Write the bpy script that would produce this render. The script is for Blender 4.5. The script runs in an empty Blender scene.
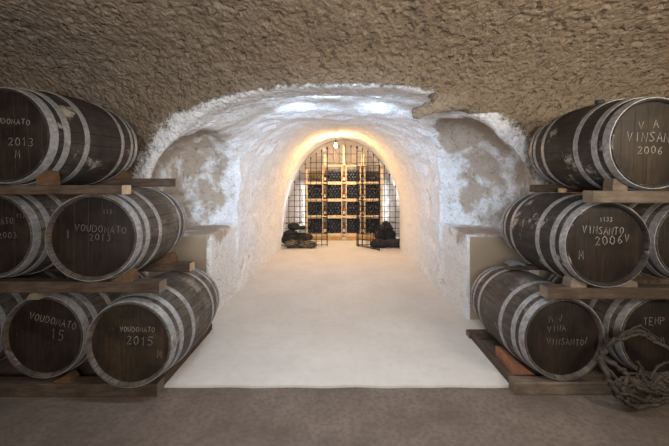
import bpy, bmesh, math, random
import numpy as np
from mathutils import Vector, Matrix, noise as mn

random.seed(7)
PI = math.pi
scn = bpy.context.scene
COL = scn.collection

# ------------------------------------------------------------------ helpers
def link(o, parent=None):
    COL.objects.link(o)
    if parent is not None:
        o.parent = parent
    return o

def tag(o, label, cat, group=None):
    o['label'] = label
    o['category'] = cat
    if group:
        o['group'] = group
    return o

def empty(name, loc, rot=(0, 0, 0)):
    o = bpy.data.objects.new(name, None)
    o.empty_display_size = 0.1
    o.location = loc
    o.rotation_euler = rot
    return link(o)

def mesh_obj(name, bm, mats, parent=None, smooth=False, angle=None):
    me = bpy.data.meshes.new(name)
    bmesh.ops.recalc_face_normals(bm, faces=bm.faces)
    bm.to_mesh(me)
    bm.free()
    for m in (mats if isinstance(mats, (list, tuple)) else [mats]):
        me.materials.append(m)
    if smooth:
        for p in me.polygons:
            p.use_smooth = True
        if angle is not None:
            me.set_sharp_from_angle(angle=angle)
    return link(bpy.data.objects.new(name, me), parent)

def add_box(bm, x0, x1, y0, y1, z0, z1, mi=0):
    vs = [bm.verts.new((x, y, z)) for x in (x0, x1) for y in (y0, y1) for z in (z0, z1)]
    fs = []
    for idx in ((0, 1, 3, 2), (4, 6, 7, 5), (0, 4, 5, 1), (2, 3, 7, 6), (0, 2, 6, 4), (1, 5, 7, 3)):
        f = bm.faces.new([vs[i] for i in idx])
        f.material_index = mi
        fs.append(f)
    return vs, fs

def add_prism(bm, poly, y0, y1, mi=0, mi_end=None):
    """polygon in x,z extruded along y"""
    a = [bm.verts.new((x, y0, z)) for x, z in poly]
    b = [bm.verts.new((x, y1, z)) for x, z in poly]
    n = len(poly)
    f1 = bm.faces.new(a); f2 = bm.faces.new(b[::-1])
    for f in (f1, f2):
        f.material_index = mi if mi_end is None else mi_end
    for i in range(n):
        bm.faces.new((a[i], b[i], b[(i + 1) % n], a[(i + 1) % n])).material_index = mi

def add_tube(bm, pts, rads, seg=8, cap=True, squash=1.0):
    pts = [Vector(p) for p in pts]
    if not isinstance(rads, (list, tuple)):
        rads = [rads] * len(pts)
    rings = []
    up = Vector((0, 0, 1))
    prev_n = None
    for i, p in enumerate(pts):
        if i == 0:
            t = pts[1] - pts[0]
        elif i == len(pts) - 1:
            t = pts[-1] - pts[-2]
        else:
            t = (pts[i + 1] - pts[i]).normalized() + (pts[i] - pts[i - 1]).normalized()
        t.normalize()
        if prev_n is None:
            n = t.cross(up)
            if n.length < 1e-3:
                n = t.cross(Vector((0, 1, 0)))
        else:
            n = prev_n - t * prev_n.dot(t)
        n.normalize()
        prev_n = n
        b = t.cross(n)
        ring = []
        for k in range(seg):
            a = 2 * PI * k / seg
            ring.append(bm.verts.new(p + (n * math.cos(a) + b * math.sin(a) * squash) * rads[i]))
        rings.append(ring)
    for r0, r1 in zip(rings, rings[1:]):
        for k in range(seg):
            bm.faces.new((r0[k], r0[(k + 1) % seg], r1[(k + 1) % seg], r1[k]))
    if cap:
        bm.faces.new(rings[0][::-1])
        bm.faces.new(rings[-1])

def add_revolve(bm, prof, seg=48, axis='Y', origin=(0, 0, 0), closed=False):
    """profile list of (along, radius) revolved about the given axis"""
    ox, oy, oz = origin
    rings = []
    for s, r in prof:
        if r < 1e-6:
            c = {'Y': (ox, oy + s, oz), 'Z': (ox, oy, oz + s)}[axis]
            rings.append([bm.verts.new(c)])
            continue
        ring = []
        for k in range(seg):
            a = 2 * PI * k / seg
            if axis == 'Y':
                ring.append(bm.verts.new((ox + r * math.sin(a), oy + s, oz + r * math.cos(a))))
            else:
                ring.append(bm.verts.new((ox + r * math.cos(a), oy + r * math.sin(a), oz + s)))
        rings.append(ring)
    pairs = list(zip(rings, rings[1:]))
    if closed:
        pairs.append((rings[-1], rings[0]))
    for r0, r1 in pairs:
        for k in range(seg):
            k2 = (k + 1) % seg
            if len(r0) == 1 and len(r1) == 1:
                continue
            if len(r0) == 1:
                bm.faces.new((r0[0], r1[k], r1[k2]))
            elif len(r1) == 1:
                bm.faces.new((r0[k], r1[0], r0[k2]))
            else:
                bm.faces.new((r0[k], r1[k], r1[k2], r0[k2]))

# ------------------------------------------------------------------ materials
class NT:
    def __init__(self, name):
        self.m = bpy.data.materials.new(name)
        self.m.use_nodes = True
        self.t = self.m.node_tree
        self.b = self.t.nodes['Principled BSDF']
    def n(self, typ, **kw):
        nd = self.t.nodes.new(typ)
        for k, v in kw.items():
            if k.startswith('i_'):
                key = k[2:]
                nd.inputs[int(key) if key.isdigit() else key.replace('_', ' ')].default_value = v
            else:
                setattr(nd, k, v)
        return nd
    def l(self, a, b):
        self.t.links.new(a, b)
    def coord(self, which='Object', scale=(1, 1, 1)):
        tc = self.n('ShaderNodeTexCoord')
        mp = self.n('ShaderNodeMapping')
        mp.inputs['Scale'].default_value = scale
        self.l(tc.outputs[which], mp.inputs['Vector'])
        return mp.outputs['Vector']
    def noise(self, vec, scale, detail=4, rough=.55):
        nd = self.n('ShaderNodeTexNoise')
        nd.inputs['Scale'].default_value = scale
        nd.inputs['Detail'].default_value = detail
        nd.inputs['Roughness'].default_value = rough
        if vec is not None:
            self.l(vec, nd.inputs['Vector'])
        return nd.outputs['Fac']
    def ramp(self, fac, stops, interp='LINEAR'):
        nd = self.n('ShaderNodeValToRGB')
        cr = nd.color_ramp
        cr.interpolation = interp
        while len(cr.elements) < len(stops):
            cr.elements.new(0.5)
        for e, (p, c) in zip(cr.elements, stops):
            e.position = p
            e.color = (c, c, c, 1) if isinstance(c, (int, float)) else (*c, 1)
        self.l(fac, nd.inputs['Fac'])
        return nd.outputs['Color']
    def mix(self, fac, a, b, blend='MIX'):
        nd = self.n('ShaderNodeMix', data_type='RGBA', blend_type=blend)
        for sock, v in ((nd.inputs[0], fac), (nd.inputs[6], a), (nd.inputs[7], b)):
            if isinstance(v, (int, float)):
                sock.default_value = v
            elif isinstance(v, tuple):
                sock.default_value = (*v, 1)
            else:
                self.l(v, sock)
        return nd.outputs[2]
    def math(self, op, a, b=None, clamp=False):
        nd = self.n('ShaderNodeMath', operation=op, use_clamp=clamp)
        for i, v in enumerate((a, b)):
            if v is None:
                continue
            if isinstance(v, (int, float)):
                nd.inputs[i].default_value = v
            else:
                self.l(v, nd.inputs[i])
        return nd.outputs[0]
    def bump(self, h, strength=.5, dist=.02, prev=None):
        nd = self.n('ShaderNodeBump')
        nd.inputs['Strength'].default_value = strength
        nd.inputs['Distance'].default_value = dist
        self.l(h, nd.inputs['Height'])
        if prev is not None:
            self.l(prev, nd.inputs['Normal'])
        return nd.outputs['Normal']
    def out(self, color=None, rough=None, metal=None, normal=None, spec=None):
        for key, v in (('Base Color', color), ('Roughness', rough), ('Metallic', metal), ('Normal', normal), ('Specular IOR Level', spec)):
            if v is None:
                continue
            s = self.b.inputs[key]
            if isinstance(v, (int, float)):
                s.default_value = v
            elif isinstance(v, tuple):
                s.default_value = (*v, 1)
            else:
                self.l(v, s)
        return self.m

def mat_rock():
    t = NT('cave_rock')
    g = t.n('ShaderNodeNewGeometry')
    pos = g.outputs['Position']
    at = t.n('ShaderNodeAttribute', attribute_name='paint')
    tan = t.n('ShaderNodeAttribute', attribute_name='tan')
    big = t.noise(pos, 1.1, 3)
    mid = t.noise(pos, 9, 6, .65)
    fine = t.noise(pos, 45, 4, .6)
    brown = t.ramp(mid, [(.28, (.19, .155, .122)), (.5, (.29, .24, .195)), (.72, (.40, .34, .28))])
    brown = t.mix(t.ramp(big, [(.35, 0.0), (.65, .45)]), brown, (.31, .235, .165))
    # rock colour turns ochre towards the right, painting in the warm light there
    sx = t.n('ShaderNodeSeparateXYZ'); t.l(pos, sx.inputs[0])
    brown = t.mix(t.ramp(t.math('MULTIPLY_ADD', sx.outputs['X'], .25), [(.0, 0.0), (.55, .55)]), brown, t.mix(mid, (.30, .225, .14), (.50, .40, .275)))
    white = t.mix(t.ramp(fine, [(.3, 1.0), (.5, 0.0)]), (.80, .82, .85), (.57, .57, .57))
    white = t.mix(t.ramp(mid, [(.34, .35), (.48, 0.0)]), white, (.58, .53, .47))
    ba = t.n('ShaderNodeAttribute', attribute_name='bare')
    bare_shade_tone = t.mix(mid, (.29, .225, .165), (.50, .41, .32))
    bf = t.math('ADD', ba.outputs['Fac'], t.math('MULTIPLY', t.math('SUBTRACT', mid, .5), .9))
    bf = t.math('ADD', bf, t.math('MULTIPLY', t.math('SUBTRACT', t.noise(pos, 3.4, 4, .6), .5), 1.9))
    white = t.mix(t.ramp(bf, [(.30, 0.0), (.62, .9)]), white, bare_shade_tone)
    # ragged edge of the whitewash
    e = t.math('ADD', at.outputs['Fac'], t.math('MULTIPLY', t.math('SUBTRACT', mid, .5), .9))
    e = t.math('ADD', e, t.math('MULTIPLY', t.math('SUBTRACT', fine, .5), .7))
    pf = t.ramp(e, [(.36, 0.0), (.60, 1.0)])
    col = t.mix(pf, brown, white)
    tanc = t.mix(fine, (.33, .26, .19), (.42, .34, .255))
    tf = t.ramp(t.math('ADD', tan.outputs['Fac'], t.math('MULTIPLY', t.math('SUBTRACT', fine, .5), .25)), [(.42, 0.0), (.55, 1.0)])
    col = t.mix(tf, col, tanc)
    # relief
    mp = t.n('ShaderNodeMapping'); mp.inputs['Scale'].default_value = (1.0, .75, 1.0)
    t.l(pos, mp.inputs['Vector'])
    n1 = t.noise(mp.outputs['Vector'], 42, 6, .7)
    vo = t.n('ShaderNodeTexVoronoi', feature='SMOOTH_F1'); vo.inputs['Scale'].default_value = 34.0; vo.inputs['Smoothness'].default_value = .4
    wv = t.n('ShaderNodeVectorMath', operation='ADD'); wt = t.n('ShaderNodeVectorMath', operation='SCALE'); wt.inputs[3].default_value = .05
    nc = t.n('ShaderNodeTexNoise'); nc.inputs['Scale'].default_value = 12.0; t.l(mp.outputs['Vector'], nc.inputs['Vector'])
    t.l(nc.outputs['Color'], wt.inputs[0]); t.l(mp.outputs['Vector'], wv.inputs[0]); t.l(wt.outputs[0], wv.inputs[1]); t.l(wv.outputs[0], vo.inputs['Vector'])
    h = t.math('ADD', t.math('MULTIPLY', n1, .8), t.math('MULTIPLY', fine, .35))
    h = t.math('SUBTRACT', h, t.math('MULTIPLY', vo.outputs['Distance'], .6))
    pit = t.ramp(t.noise(mp.outputs['Vector'], 19, 3, .5), [(.60, 0.0), (.70, 1.0)])
    h = t.math('SUBTRACT', h, t.math('MULTIPLY', pit, 1.3))
    inv = t.math('SUBTRACT', 1.0, t.math('MULTIPLY', pf, .72))
    inv = t.math('SUBTRACT', inv, t.math('MULTIPLY', tf, .6), clamp=True)
    nb = t.bump(t.math('MULTIPLY', h, inv), .8, .06)
    return t.out(col, .95, 0, nb, .15)

def mat_white_floor():
    t = NT('pale_floor')
    g = t.n('ShaderNodeNewGeometry'); pos = g.outputs['Position']
    a = t.noise(pos, 1.6, 5, .6); b = t.noise(pos, 14, 4)
    c = t.mix(t.ramp(a, [(.3, 0.0), (.7, 1.0)]), (.54, .52, .49), (.62, .605, .58))
    c = t.mix(t.ramp(b, [(.35, .25), (.5, 0.0)]), c, (.47, .44, .40))
    return t.out(c, .62, 0, t.bump(b, .15, .01), .25)

def mat_dark_floor():
    t = NT('dark_concrete')
    g = t.n('ShaderNodeNewGeometry'); pos = g.outputs['Position']
    a = t.noise(pos, 2.2, 6, .65); b = t.noise(pos, 30, 4)
    c = t.ramp(a, [(.3, (.10, .078, .064)), (.5, (.155, .122, .102)), (.7, (.21, .17, .147))])
    c = t.mix(t.ramp(b, [(.4, .5), (.55, 0.0)]), c, (.10, .075, .06))
    return t.out(c, .75, 0, t.bump(b, .25, .01), .3)

def mat_stave(name, c0, c1, c2, moldy):
    t = NT(name)
    tc = t.n('ShaderNodeTexCoord')
    oi = t.n('ShaderNodeObjectInfo')
    sx = t.n('ShaderNodeSeparateXYZ'); t.l(tc.outputs['Object'], sx.inputs[0])
    ang = t.math('ARCTAN2', sx.outputs['X'], sx.outputs['Z'])
    u = t.math('MULTIPLY_ADD', ang, 26 / (2 * PI))
    t.t.nodes[-1].inputs[2].default_value = 40.0
    cell = t.math('FLOOR', u)
    fr = t.math('FRACT', u)
    wn = t.n('ShaderNodeTexWhiteNoise', noise_dimensions='2D')
    cb = t.n('ShaderNodeCombineXYZ'); t.l(cell, cb.inputs[0]); t.l(oi.outputs['Random'], cb.inputs[1])
    t.l(cb.outputs[0], wn.inputs['Vector'])
    ad = t.n('ShaderNodeVectorMath', operation='ADD')
    t.l(tc.outputs['Object'], ad.inputs[0])
    sc = t.n('ShaderNodeVectorMath', operation='SCALE'); sc.inputs[3].default_value = 37.0
    cb2 = t.n('ShaderNodeCombineXYZ'); t.l(oi.outputs['Random'], cb2.inputs[0]); t.l(oi.outputs['Random'], cb2.inputs[2])
    t.l(cb2.outputs[0], sc.inputs[0]); t.l(sc.outputs[0], ad.inputs[1])
    v = ad.outputs[0]
    mp = t.n('ShaderNodeMapping'); mp.inputs['Scale'].default_value = (3, .35, 3); t.l(v, mp.inputs['Vector'])
    grain = t.noise(mp.outputs['Vector'], 16, 5, .6)
    dirt = t.noise(v, 4.5, 5, .65)
    c = t.ramp(dirt, [(.32, c0), (.52, c1), (.72, c2)])
    c = t.mix(t.math('MULTIPLY', wn.outputs['Value'], .4), c, c0)
    c = t.mix(t.ramp(grain, [(.35, .55), (.55, 0.0)]), c, tuple(x * .45 for x in c0))
    seam = t.ramp(t.math('ABSOLUTE', t.math('SUBTRACT', fr, .5)), [(.455, 0.0), (.49, 1.0)])
    c = t.mix(t.math('MULTIPLY', seam, .75), c, (.012, .01, .008))
    if moldy:
        ml = t.noise(v, 4.2, 6, .7)
        c = t.mix(t.ramp(ml, [(.585, 0.0), (.66, moldy)]), c, (.42, .38, .33))
    h = t.math('SUBTRACT', t.math('MULTIPLY', grain, .4), seam)
    return t.out(c, .72, 0, t.bump(h, .5, .008), .3)

def mat_head(name, c0, c1):
    t = NT(name)
    tc = t.n('ShaderNodeTexCoord'); oi = t.n('ShaderNodeObjectInfo')
    sx = t.n('ShaderNodeSeparateXYZ'); t.l(tc.outputs['Object'], sx.inputs[0])
    u = t.math('MULTIPLY_ADD', sx.outputs['X'], 11.0); t.t.nodes[-1].inputs[2].default_value = 20.35
    cell = t.math('FLOOR', u); fr = t.math('FRACT', u)
    wn = t.n('ShaderNodeTexWhiteNoise', noise_dimensions='2D')
    cb = t.n('ShaderNodeCombineXYZ'); t.l(cell, cb.inputs[0]); t.l(oi.outputs['Random'], cb.inputs[1])
    t.l(cb.outputs[0], wn.inputs['Vector'])
    mp = t.n('ShaderNodeMapping'); mp.inputs['Scale'].default_value = (5, 5, .6); t.l(tc.outputs['Object'], mp.inputs['Vector'])
    grain = t.noise(mp.outputs['Vector'], 12, 5, .6)
    dirt = t.noise(tc.outputs['Object'], 7, 5, .65)
    c = t.mix(t.ramp(dirt, [(.36, 0.0), (.64, 1.0)]), c0, c1)
    c = t.mix(t.math('MULTIPLY', wn.outputs['Value'], .45), c, tuple(x * .55 for x in c0))
    c = t.mix(t.ramp(grain, [(.35, .5), (.6, 0.0)]), c, tuple(x * .4 for x in c0))
    seam = t.ramp(t.math('ABSOLUTE', t.math('SUBTRACT', fr, .5)), [(.47, 0.0), (.495, 1.0)])
    c = t.mix(t.math('MULTIPLY', seam, .6), c, (.01, .007, .005))
    h = t.math('SUBTRACT', t.math('MULTIPLY', grain, .3), seam)
    return t.out(c, .6, 0, t.bump(h, .4, .006), .35)

def mat_hoop():
    t = NT('galvanised_hoop')
    v = t.coord('Object')
    oi = t.n('ShaderNodeObjectInfo')
    a = t.noise(v, 7, 6, .7); b = t.noise(v, 40, 3)
    c = t.ramp(b, [(.3, (.25, .255, .265)), (.7, (.42, .43, .45))])
    c = t.mix(t.ramp(a, [(.5, 0.0), (.66, .75)]), c, (.115, .08, .06))
    r = t.ramp(a, [(.4, .5), (.7, .8)])
    return t.out(c, r, t.ramp(a, [(.45, .55), (.65, .05)]), t.bump(b, .12, .003), .4)

def mat_wood(name, c0, c1, scale=(6, 1, 6), rough=.75):
    t = NT(name)
    v = t.coord('Object', scale)
    g = t.noise(v, 9, 5, .6)
    d = t.noise(t.coord('Object'), 5, 4, .6)
    c = t.mix(t.ramp(g, [(.3, 0.0), (.7, 1.0)]), c0, c1)
    c = t.mix(t.ramp(d, [(.4, .5), (.6, 0.0)]), c, tuple(x * .6 for x in c0))
    return t.out(c, rough, 0, t.bump(g, .3, .006), .25)

def mat_plain(name, c, rough=.6, metal=0.0, var=.25, scale=30, spec=.4):
    t = NT(name)
    g = t.noise(t.coord('Object'), scale, 3)
    col = t.mix(g, tuple(x * (1 - var) for x in c), tuple(min(1, x * (1 + var)) for x in c))
    return t.out(col, rough, metal, None, spec)

def mat_chalk(name, a):
    t = NT(name)
    g = t.noise(t.coord('Object'), 60, 3, .7)
    col = t.mix(t.ramp(g, [(.36, 0.0), (.6, 1.0)]), (.10 + .2 * a, .08 + .19 * a, .065 + .17 * a), (.12 + .55 * a, .10 + .54 * a, .085 + .5 * a))
    return t.out(col, .95, 0, None, .1)

def mat_emit(name, c, s):
    t = NT(name)
    t.b.inputs['Emission Color'].default_value = (*c, 1)
    t.b.inputs['Emission Strength'].default_value = s
    return t.out((1, 1, 1), .5)

M = dict(
    rock=mat_rock(), wfloor=mat_white_floor(), dfloor=mat_dark_floor(),
    stave_dark=mat_stave('dark_staves', (.018, .015, .013), (.044, .038, .034), (.082, .072, .063), .8),
    stave_grey=mat_stave('weathered_staves', (.045, .036, .029), (.105, .088, .072), (.20, .172, .143), .35),
    head_brown=mat_head('brown_head', (.010, .007, .0055), (.036, .022, .015)),
    head_amber=mat_head('amber_head', (.019, .012, .008), (.056, .036, .020)),
    hoop=mat_hoop(),
    beam=mat_wood('dark_timber', (.055, .038, .028), (.12, .085, .062), (1, 6, 6)),
    beamg=mat_wood('grey_timber', (.10, .075, .056), (.19, .15, .115), (1, 6, 6)),
    cut=mat_wood('cut_end_grain', (.40, .30, .19), (.58, .46, .31), (8, 8, 8)),
    cutg=mat_wood('weathered_end_grain', (.16, .125, .095), (.25, .20, .155), (8, 8, 8)),
    chock=mat_wood('chock_wood', (.085, .045, .023), (.15, .085, .045), (6, 1, 6)),
    brick=mat_wood('terracotta', (.30, .13, .075), (.42, .20, .12), (8, 8, 8), .9),
    pine=mat_wood('pale_pine', (.58, .42, .25), (.72, .55, .36), (6, 6, 1)),
    pine_base=mat_wood('orange_pine', (.42, .25, .09), (.55, .34, .14), (1, 6, 6)),
    glass=mat_plain('dark_bottle_glass', (.010, .013, .022), .28, 0, .3, 8, .4),
    iron=mat_plain('black_iron', (.02, .018, .016), .5, .6),
    vine=mat_wood('dry_vine', (.03, .024, .019), (.085, .07, .056), (4, 4, 4), .85),
    dark=mat_wood('dark_debris', (.02, .018, .018), (.055, .048, .045), (5, 5, 5), .7),
    straw=mat_wood('straw', (.16, .115, .06), (.36, .27, .15), (5, 5, 5), .85),
    chalk=mat_chalk('chalk', .42), chalk_mid=mat_chalk('chalk_worn', .20), chalk_faint=mat_chalk('chalk_faint', .05),
    bung_dark=mat_plain('dark_bung', (.03, .04, .03), .7), bung_tan=mat_plain('tan_bung', (.42, .29, .15), .8), bung_brown=mat_plain('brown_bung', (.07, .04, .025), .8),
    red=mat_plain('amber_glass', (.16, .045, .015), .18, 0, .3, 8, .6),
    brownglass=mat_plain('brown_glass', (.07, .03, .012), .18, 0, .3, 8, .6),
    label=mat_plain('paper_label', (.60, .52, .38), .8),
    foil=mat_plain('bottle_foil', (.05, .03, .02), .4, .4),
    yellow=mat_plain('yellow_tag', (.65, .50, .08), .7),
    grey=mat_plain('grey_cloth', (.13, .135, .14), .9),
    plug=mat_plain('black_plastic', (.02, .02, .02), .5),
    bulb=mat_emit('bulb_glow', (1.0, .62, .25), 55.0),
    tube=mat_emit('tube_glow', (.74, .86, 1.0), 60.0),
)

# ------------------------------------------------------------------ camera (level, lens shifted down)
EYE = 1.57
F = 330.0
VX, VY = 339.0, 183.0
cam_d = bpy.data.cameras.new('camera')
cam_d.sensor_width = 36.0
cam_d.sensor_fit = 'HORIZONTAL'
cam_d.lens = F / 669.0 * 36.0
cam_d.shift_x = -(VX - 334.5) / 669.0
cam_d.shift_y = (VY - 223.0) / 669.0
cam_d.clip_start = .02
cam = link(bpy.data.objects.new('camera', cam_d))
cam.location = (0, 0, EYE)
cam.rotation_euler = (PI / 2, 0, 0)
scn.camera = cam

# ------------------------------------------------------------------ the cave shell (a carved volume)
def smooth(a, b, x):
    t = np.clip((x - a) / (b - a), 0, 1)
    return t * t * (3 - 2 * t)

def smin(a, b, k):
    h = np.clip(.5 + .5 * (b - a) / k, 0, 1)
    return b + (a - b) * h - k * h * (1 - h)

GY0, GA, GH = .6, 3.0, 2.9
def sd_gallery(x, y, z):
    dy = np.abs(y - GY0); zz = np.maximum(z, 0)
    f = ((dy / GA) ** 5 + (zz / GH) ** 5) ** .2 + 1e-4
    r = np.sqrt(dy * dy + zz * zz)
    return np.maximum(r * (1 - 1 / f), np.abs(x) - 4.3)

def tunnel_dims(y):
    k = np.exp(-np.maximum(y - 3.4, 0) / 1.45)
    w = 1.39 + .98 * k
    h = 2.515 + .14 * smooth(4, 7.5, y) + .03 * np.exp(-((y - 3.68) / .3) ** 2)
    p = 2.35 + .15 * k + .7 * np.exp(-((y - 4.6) / 1.1) ** 2)
    return w, h, p

def sd_tunnel(x, y, z):
    w, h, p = tunnel_dims(y)
    zz = np.maximum(z, 0)
    x = x - .07 * smooth(5.2, 7.8, y)
    f = ((np.abs(x) / w) ** p + (zz / h) ** p) ** (1 / p) + 1e-4
    r = np.sqrt(x * x + zz * zz)
    return r * (1 - 1 / f)

def sd_ell(x, y, z, c, r):
    qx, qy, qz = (x - c[0]) / r[0], (y - c[1]) / r[1], (z - c[2]) / r[2]
    return (np.sqrt(qx * qx + qy * qy + qz * qz) - 1) * min(r)

def sd_box(x, y, z, c, hs):
    dx, dy, dz = np.abs(x - c[0]) - hs[0], np.abs(y - c[1]) - hs[1], np.abs(z - c[2]) - hs[2]
    return np.maximum(np.maximum(dx, dy), dz)

def sd_caps(x, y, z, a, b, r):
    ax, ay, az = a; bx, by, bz = b
    dx, dy, dz = bx - ax, by - ay, bz - az
    t = np.clip(((x - ax) * dx + (y - ay) * dy + (z - az) * dz) / (dx * dx + dy * dy + dz * dz), 0, 1)
    return np.sqrt((x - ax - t * dx) ** 2 + (y - ay - t * dy) ** 2 + (z - az - t * dz) ** 2) - r

RECESS = [((-1.72, 4.1, 1.52), (.50, .62, .74)), ((1.76, 4.1, 1.5), (.52, .62, .72)), ((1.58, 4.1, 2.14), (.34, .46, .34))]
def sd_cave(x, y, z):
    g = sd_gallery(x, y, z)
    t = np.maximum(sd_tunnel(x, y, z), np.maximum(2.6 - y, y - 8.0))
    for c, r in RECESS:
        t = smin(t, sd_ell(x, y, z, c, r), .16)
    for sgn in (-1, 1):
        b = np.maximum(np.maximum(1.46 - sgn * x, 3.75 - y), z - .985)
        t = np.maximum(t, -b)
        b = np.maximum(1.46 - sgn * x, 4.72 + .12 * np.maximum(z - 1, 0) - y)
        t = -smin(-t, b, .10)
    zz = np.maximum(z, 0)
    f = ((np.abs(x - .1) / 1.68) ** 2.1 + (zz / 2.8) ** 2.1) ** (1 / 2.1) + 1e-4
    e = np.sqrt((x - .1) ** 2 + zz * zz) * (1 - 1 / f)
    e = np.maximum(e, np.maximum(7.8 - y, y - 9.5))
    v = np.minimum(smin(g, t, .06), e)
    rock = smin(sd_caps(x, y, z, (.80, 3.34, 2.28), (1.15, 3.36, 2.42), .075), sd_caps(x, y, z, (1.1, 3.4, 2.42), (1.6, 3.42, 2.45), .12), .1)
    return np.maximum(v, -rock), g, t

def build_shell():
    h = .027
    xs = np.arange(-4.45, 4.46, h, dtype=np.float32)
    ys = np.arange(-2.6, 9.75, h, dtype=np.float32)
    zs = np.arange(-.12, 3.1, h, dtype=np.float32)
    X, Y, Z = np.meshgrid(xs, ys, zs, indexing='ij', sparse=True)
    F3 = np.empty((len(xs), len(ys), len(zs)), dtype=np.float32)
    for i in range(0, len(ys), 40):
        F3[:, i:i + 40, :] = sd_cave(X, Y[:, i:i + 40, :], Z)[0]
    S = F3 < 0
    nx, ny, nz = (n - 1 for n in F3.shape)
    cnt = np.zeros((nx, ny, nz), dtype=np.int8)
    for a in (0, 1):
        for b in (0, 1):
            for c in (0, 1):
                cnt += S[a:a + nx, b:b + ny, c:c + nz]
    act = np.argwhere((cnt > 0) & (cnt < 8))
    idx = -np.ones((nx, ny, nz), dtype=np.int32)
    idx[act[:, 0], act[:, 1], act[:, 2]] = np.arange(len(act))
    pos = np.zeros((len(act), 3)); num = np.zeros(len(act))
    cor = [(a, b, c) for a in (0, 1) for b in (0, 1) for c in (0, 1)]
    for c0 in cor:
        for ax in range(3):
            if c0[ax]:
                continue
            c1 = list(c0); c1[ax] = 1
            f0 = F3[act[:, 0] + c0[0], act[:, 1] + c0[1], act[:, 2] + c0[2]]
            f1 = F3[act[:, 0] + c1[0], act[:, 1] + c1[1], act[:, 2] + c1[2]]
            m = (f0 < 0) != (f1 < 0)
            tt = np.where(m, f0 / np.where(m, f0 - f1, 1), 0)
            p = np.array(c0, float)[None, :].repeat(len(act), 0)
            p[:, ax] += tt
            pos[m] += p[m]; num[m] += 1
    pos = (pos / num[:, None] + act) * h + np.array([xs[0], ys[0], zs[0]])
    quads = []
    for ax in range(3):
        o1, o2 = (ax + 1) % 3, (ax + 2) % 3
        sl0 = [slice(1, -1)] * 3; sl1 = [slice(1, -1)] * 3
        sl0[ax] = slice(0, -1); sl1[ax] = slice(1, None)
        A, B = S[tuple(sl0)], S[tuple(sl1)]
        e = np.argwhere(A != B)
        flip = A[e[:, 0], e[:, 1], e[:, 2]]
        off = np.ones(3, int); off[ax] = 0
        e = e + off
        q = []
        for d1, d2 in ((-1, -1), (0, -1), (0, 0), (-1, 0)):
            c = e.copy(); c[:, o1] += d1; c[:, o2] += d2
            q.append(idx[c[:, 0], c[:, 1], c[:, 2]])
        q = np.stack(q, 1)
        q[flip] = q[flip][:, ::-1]
        quads.append(q)
    quads = np.concatenate(quads)
    quads = quads[(quads >= 0).all(1)]
    keep = pos[quads][:, :, 2].max(1) > -.04
    quads = quads[keep]
    return pos, quads

P, Q = build_shell()
def refine(P, Q):
    """split the rock near the camera once more so that its chiselled relief is real"""
    fc = P[Q].mean(1)
    m = (fc[:, 1] > 1.2) & (fc[:, 1] < 3.75) & (np.abs(fc[:, 0]) < 3.3) & (fc[:, 2] > 1.2)
    A, B = Q[~m], Q[m]
    e = np.stack([B, np.roll(B, -1, 1)], 2)
    es = np.sort(e, 2).reshape(-1, 2)
    ue, inv, cn = np.unique(es, axis=0, return_inverse=True, return_counts=True)
    inv = inv.reshape(B.shape)
    n0 = len(P)
    mid = P[ue].mean(1)
    cen = P[B].mean(1)
    P2 = np.concatenate([P, mid, cen])
    ei = n0 + inv
    ci = n0 + len(ue) + np.arange(len(B))
    qs = [np.stack([B[:, k], ei[:, k], ci, ei[:, k - 1]], 1) for k in range(4)]
    border = [(n0 + i, a, b) for i, ((a, b), c) in enumerate(zip(ue, cn)) if c == 1]
    return P2, np.concatenate([A] + qs), np.array(border)
P, Q, BORDER = refine(P, Q)
gx, gy, gz = P[:, 0], P[:, 1], P[:, 2]
eps = .01
v0, g0, t0 = sd_cave(gx, gy, gz)
N = np.stack([sd_cave(gx + eps, gy, gz)[0] - v0, sd_cave(gx, gy + eps, gz)[0] - v0, sd_cave(gx, gy, gz + eps)[0] - v0], 1)
N /= np.linalg.norm(N, axis=1)[:, None] + 1e-9
# whitewash: the tunnel and a ragged band of the rock round its mouth
tun = sd_tunnel(gx, gy, gz)
ext = .05 + .36 * smooth(2.62, 2.05, gz)
paint = 1 - np.clip((tun + .02) / ext, 0, 1)
paint = np.where(gy > 5.2, 1.0, paint)
rockd = smin(sd_caps(gx, gy, gz, (.80, 3.34, 2.28), (1.15, 3.36, 2.42), .075), sd_caps(gx, gy, gz, (1.1, 3.4, 2.42), (1.6, 3.42, 2.45), .12), .1)
paint = np.where(rockd < .04, np.minimum(paint, .18), paint)
paint = np.where(gy > 3.7, np.maximum(paint, .85), paint)
bare = np.zeros(len(P))
for (c, r), k in zip(RECESS, (.66, .55, 1.0)):  # bare rock; upper right hollow fully brown, with the ridge's shade painted in
    e = sd_ell(gx, gy, gz, c, [v + .10 for v in r])
    bare = np.maximum(bare, k * smooth(.05, -.12, e))
bare = np.where(gy > 3.55, bare, 0)
bare = np.where(gy > 9.3, .8, bare)
tanv = np.zeros(len(P))
tanv[(np.abs(gx) > 1.5) & (gz < .985) & (gy > 3.55) & (gy < 3.9) & (np.abs(N[:, 1]) > .6)] = 1.0
rough = np.where(gy > 3.7, 0, 1) * (1 - .55 * paint)
plinth = (np.abs(gx) > 1.44) & (gz < 1.03) & (gy > 3.6) & (gy < 5.3)
D = np.zeros(len(P))
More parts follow.
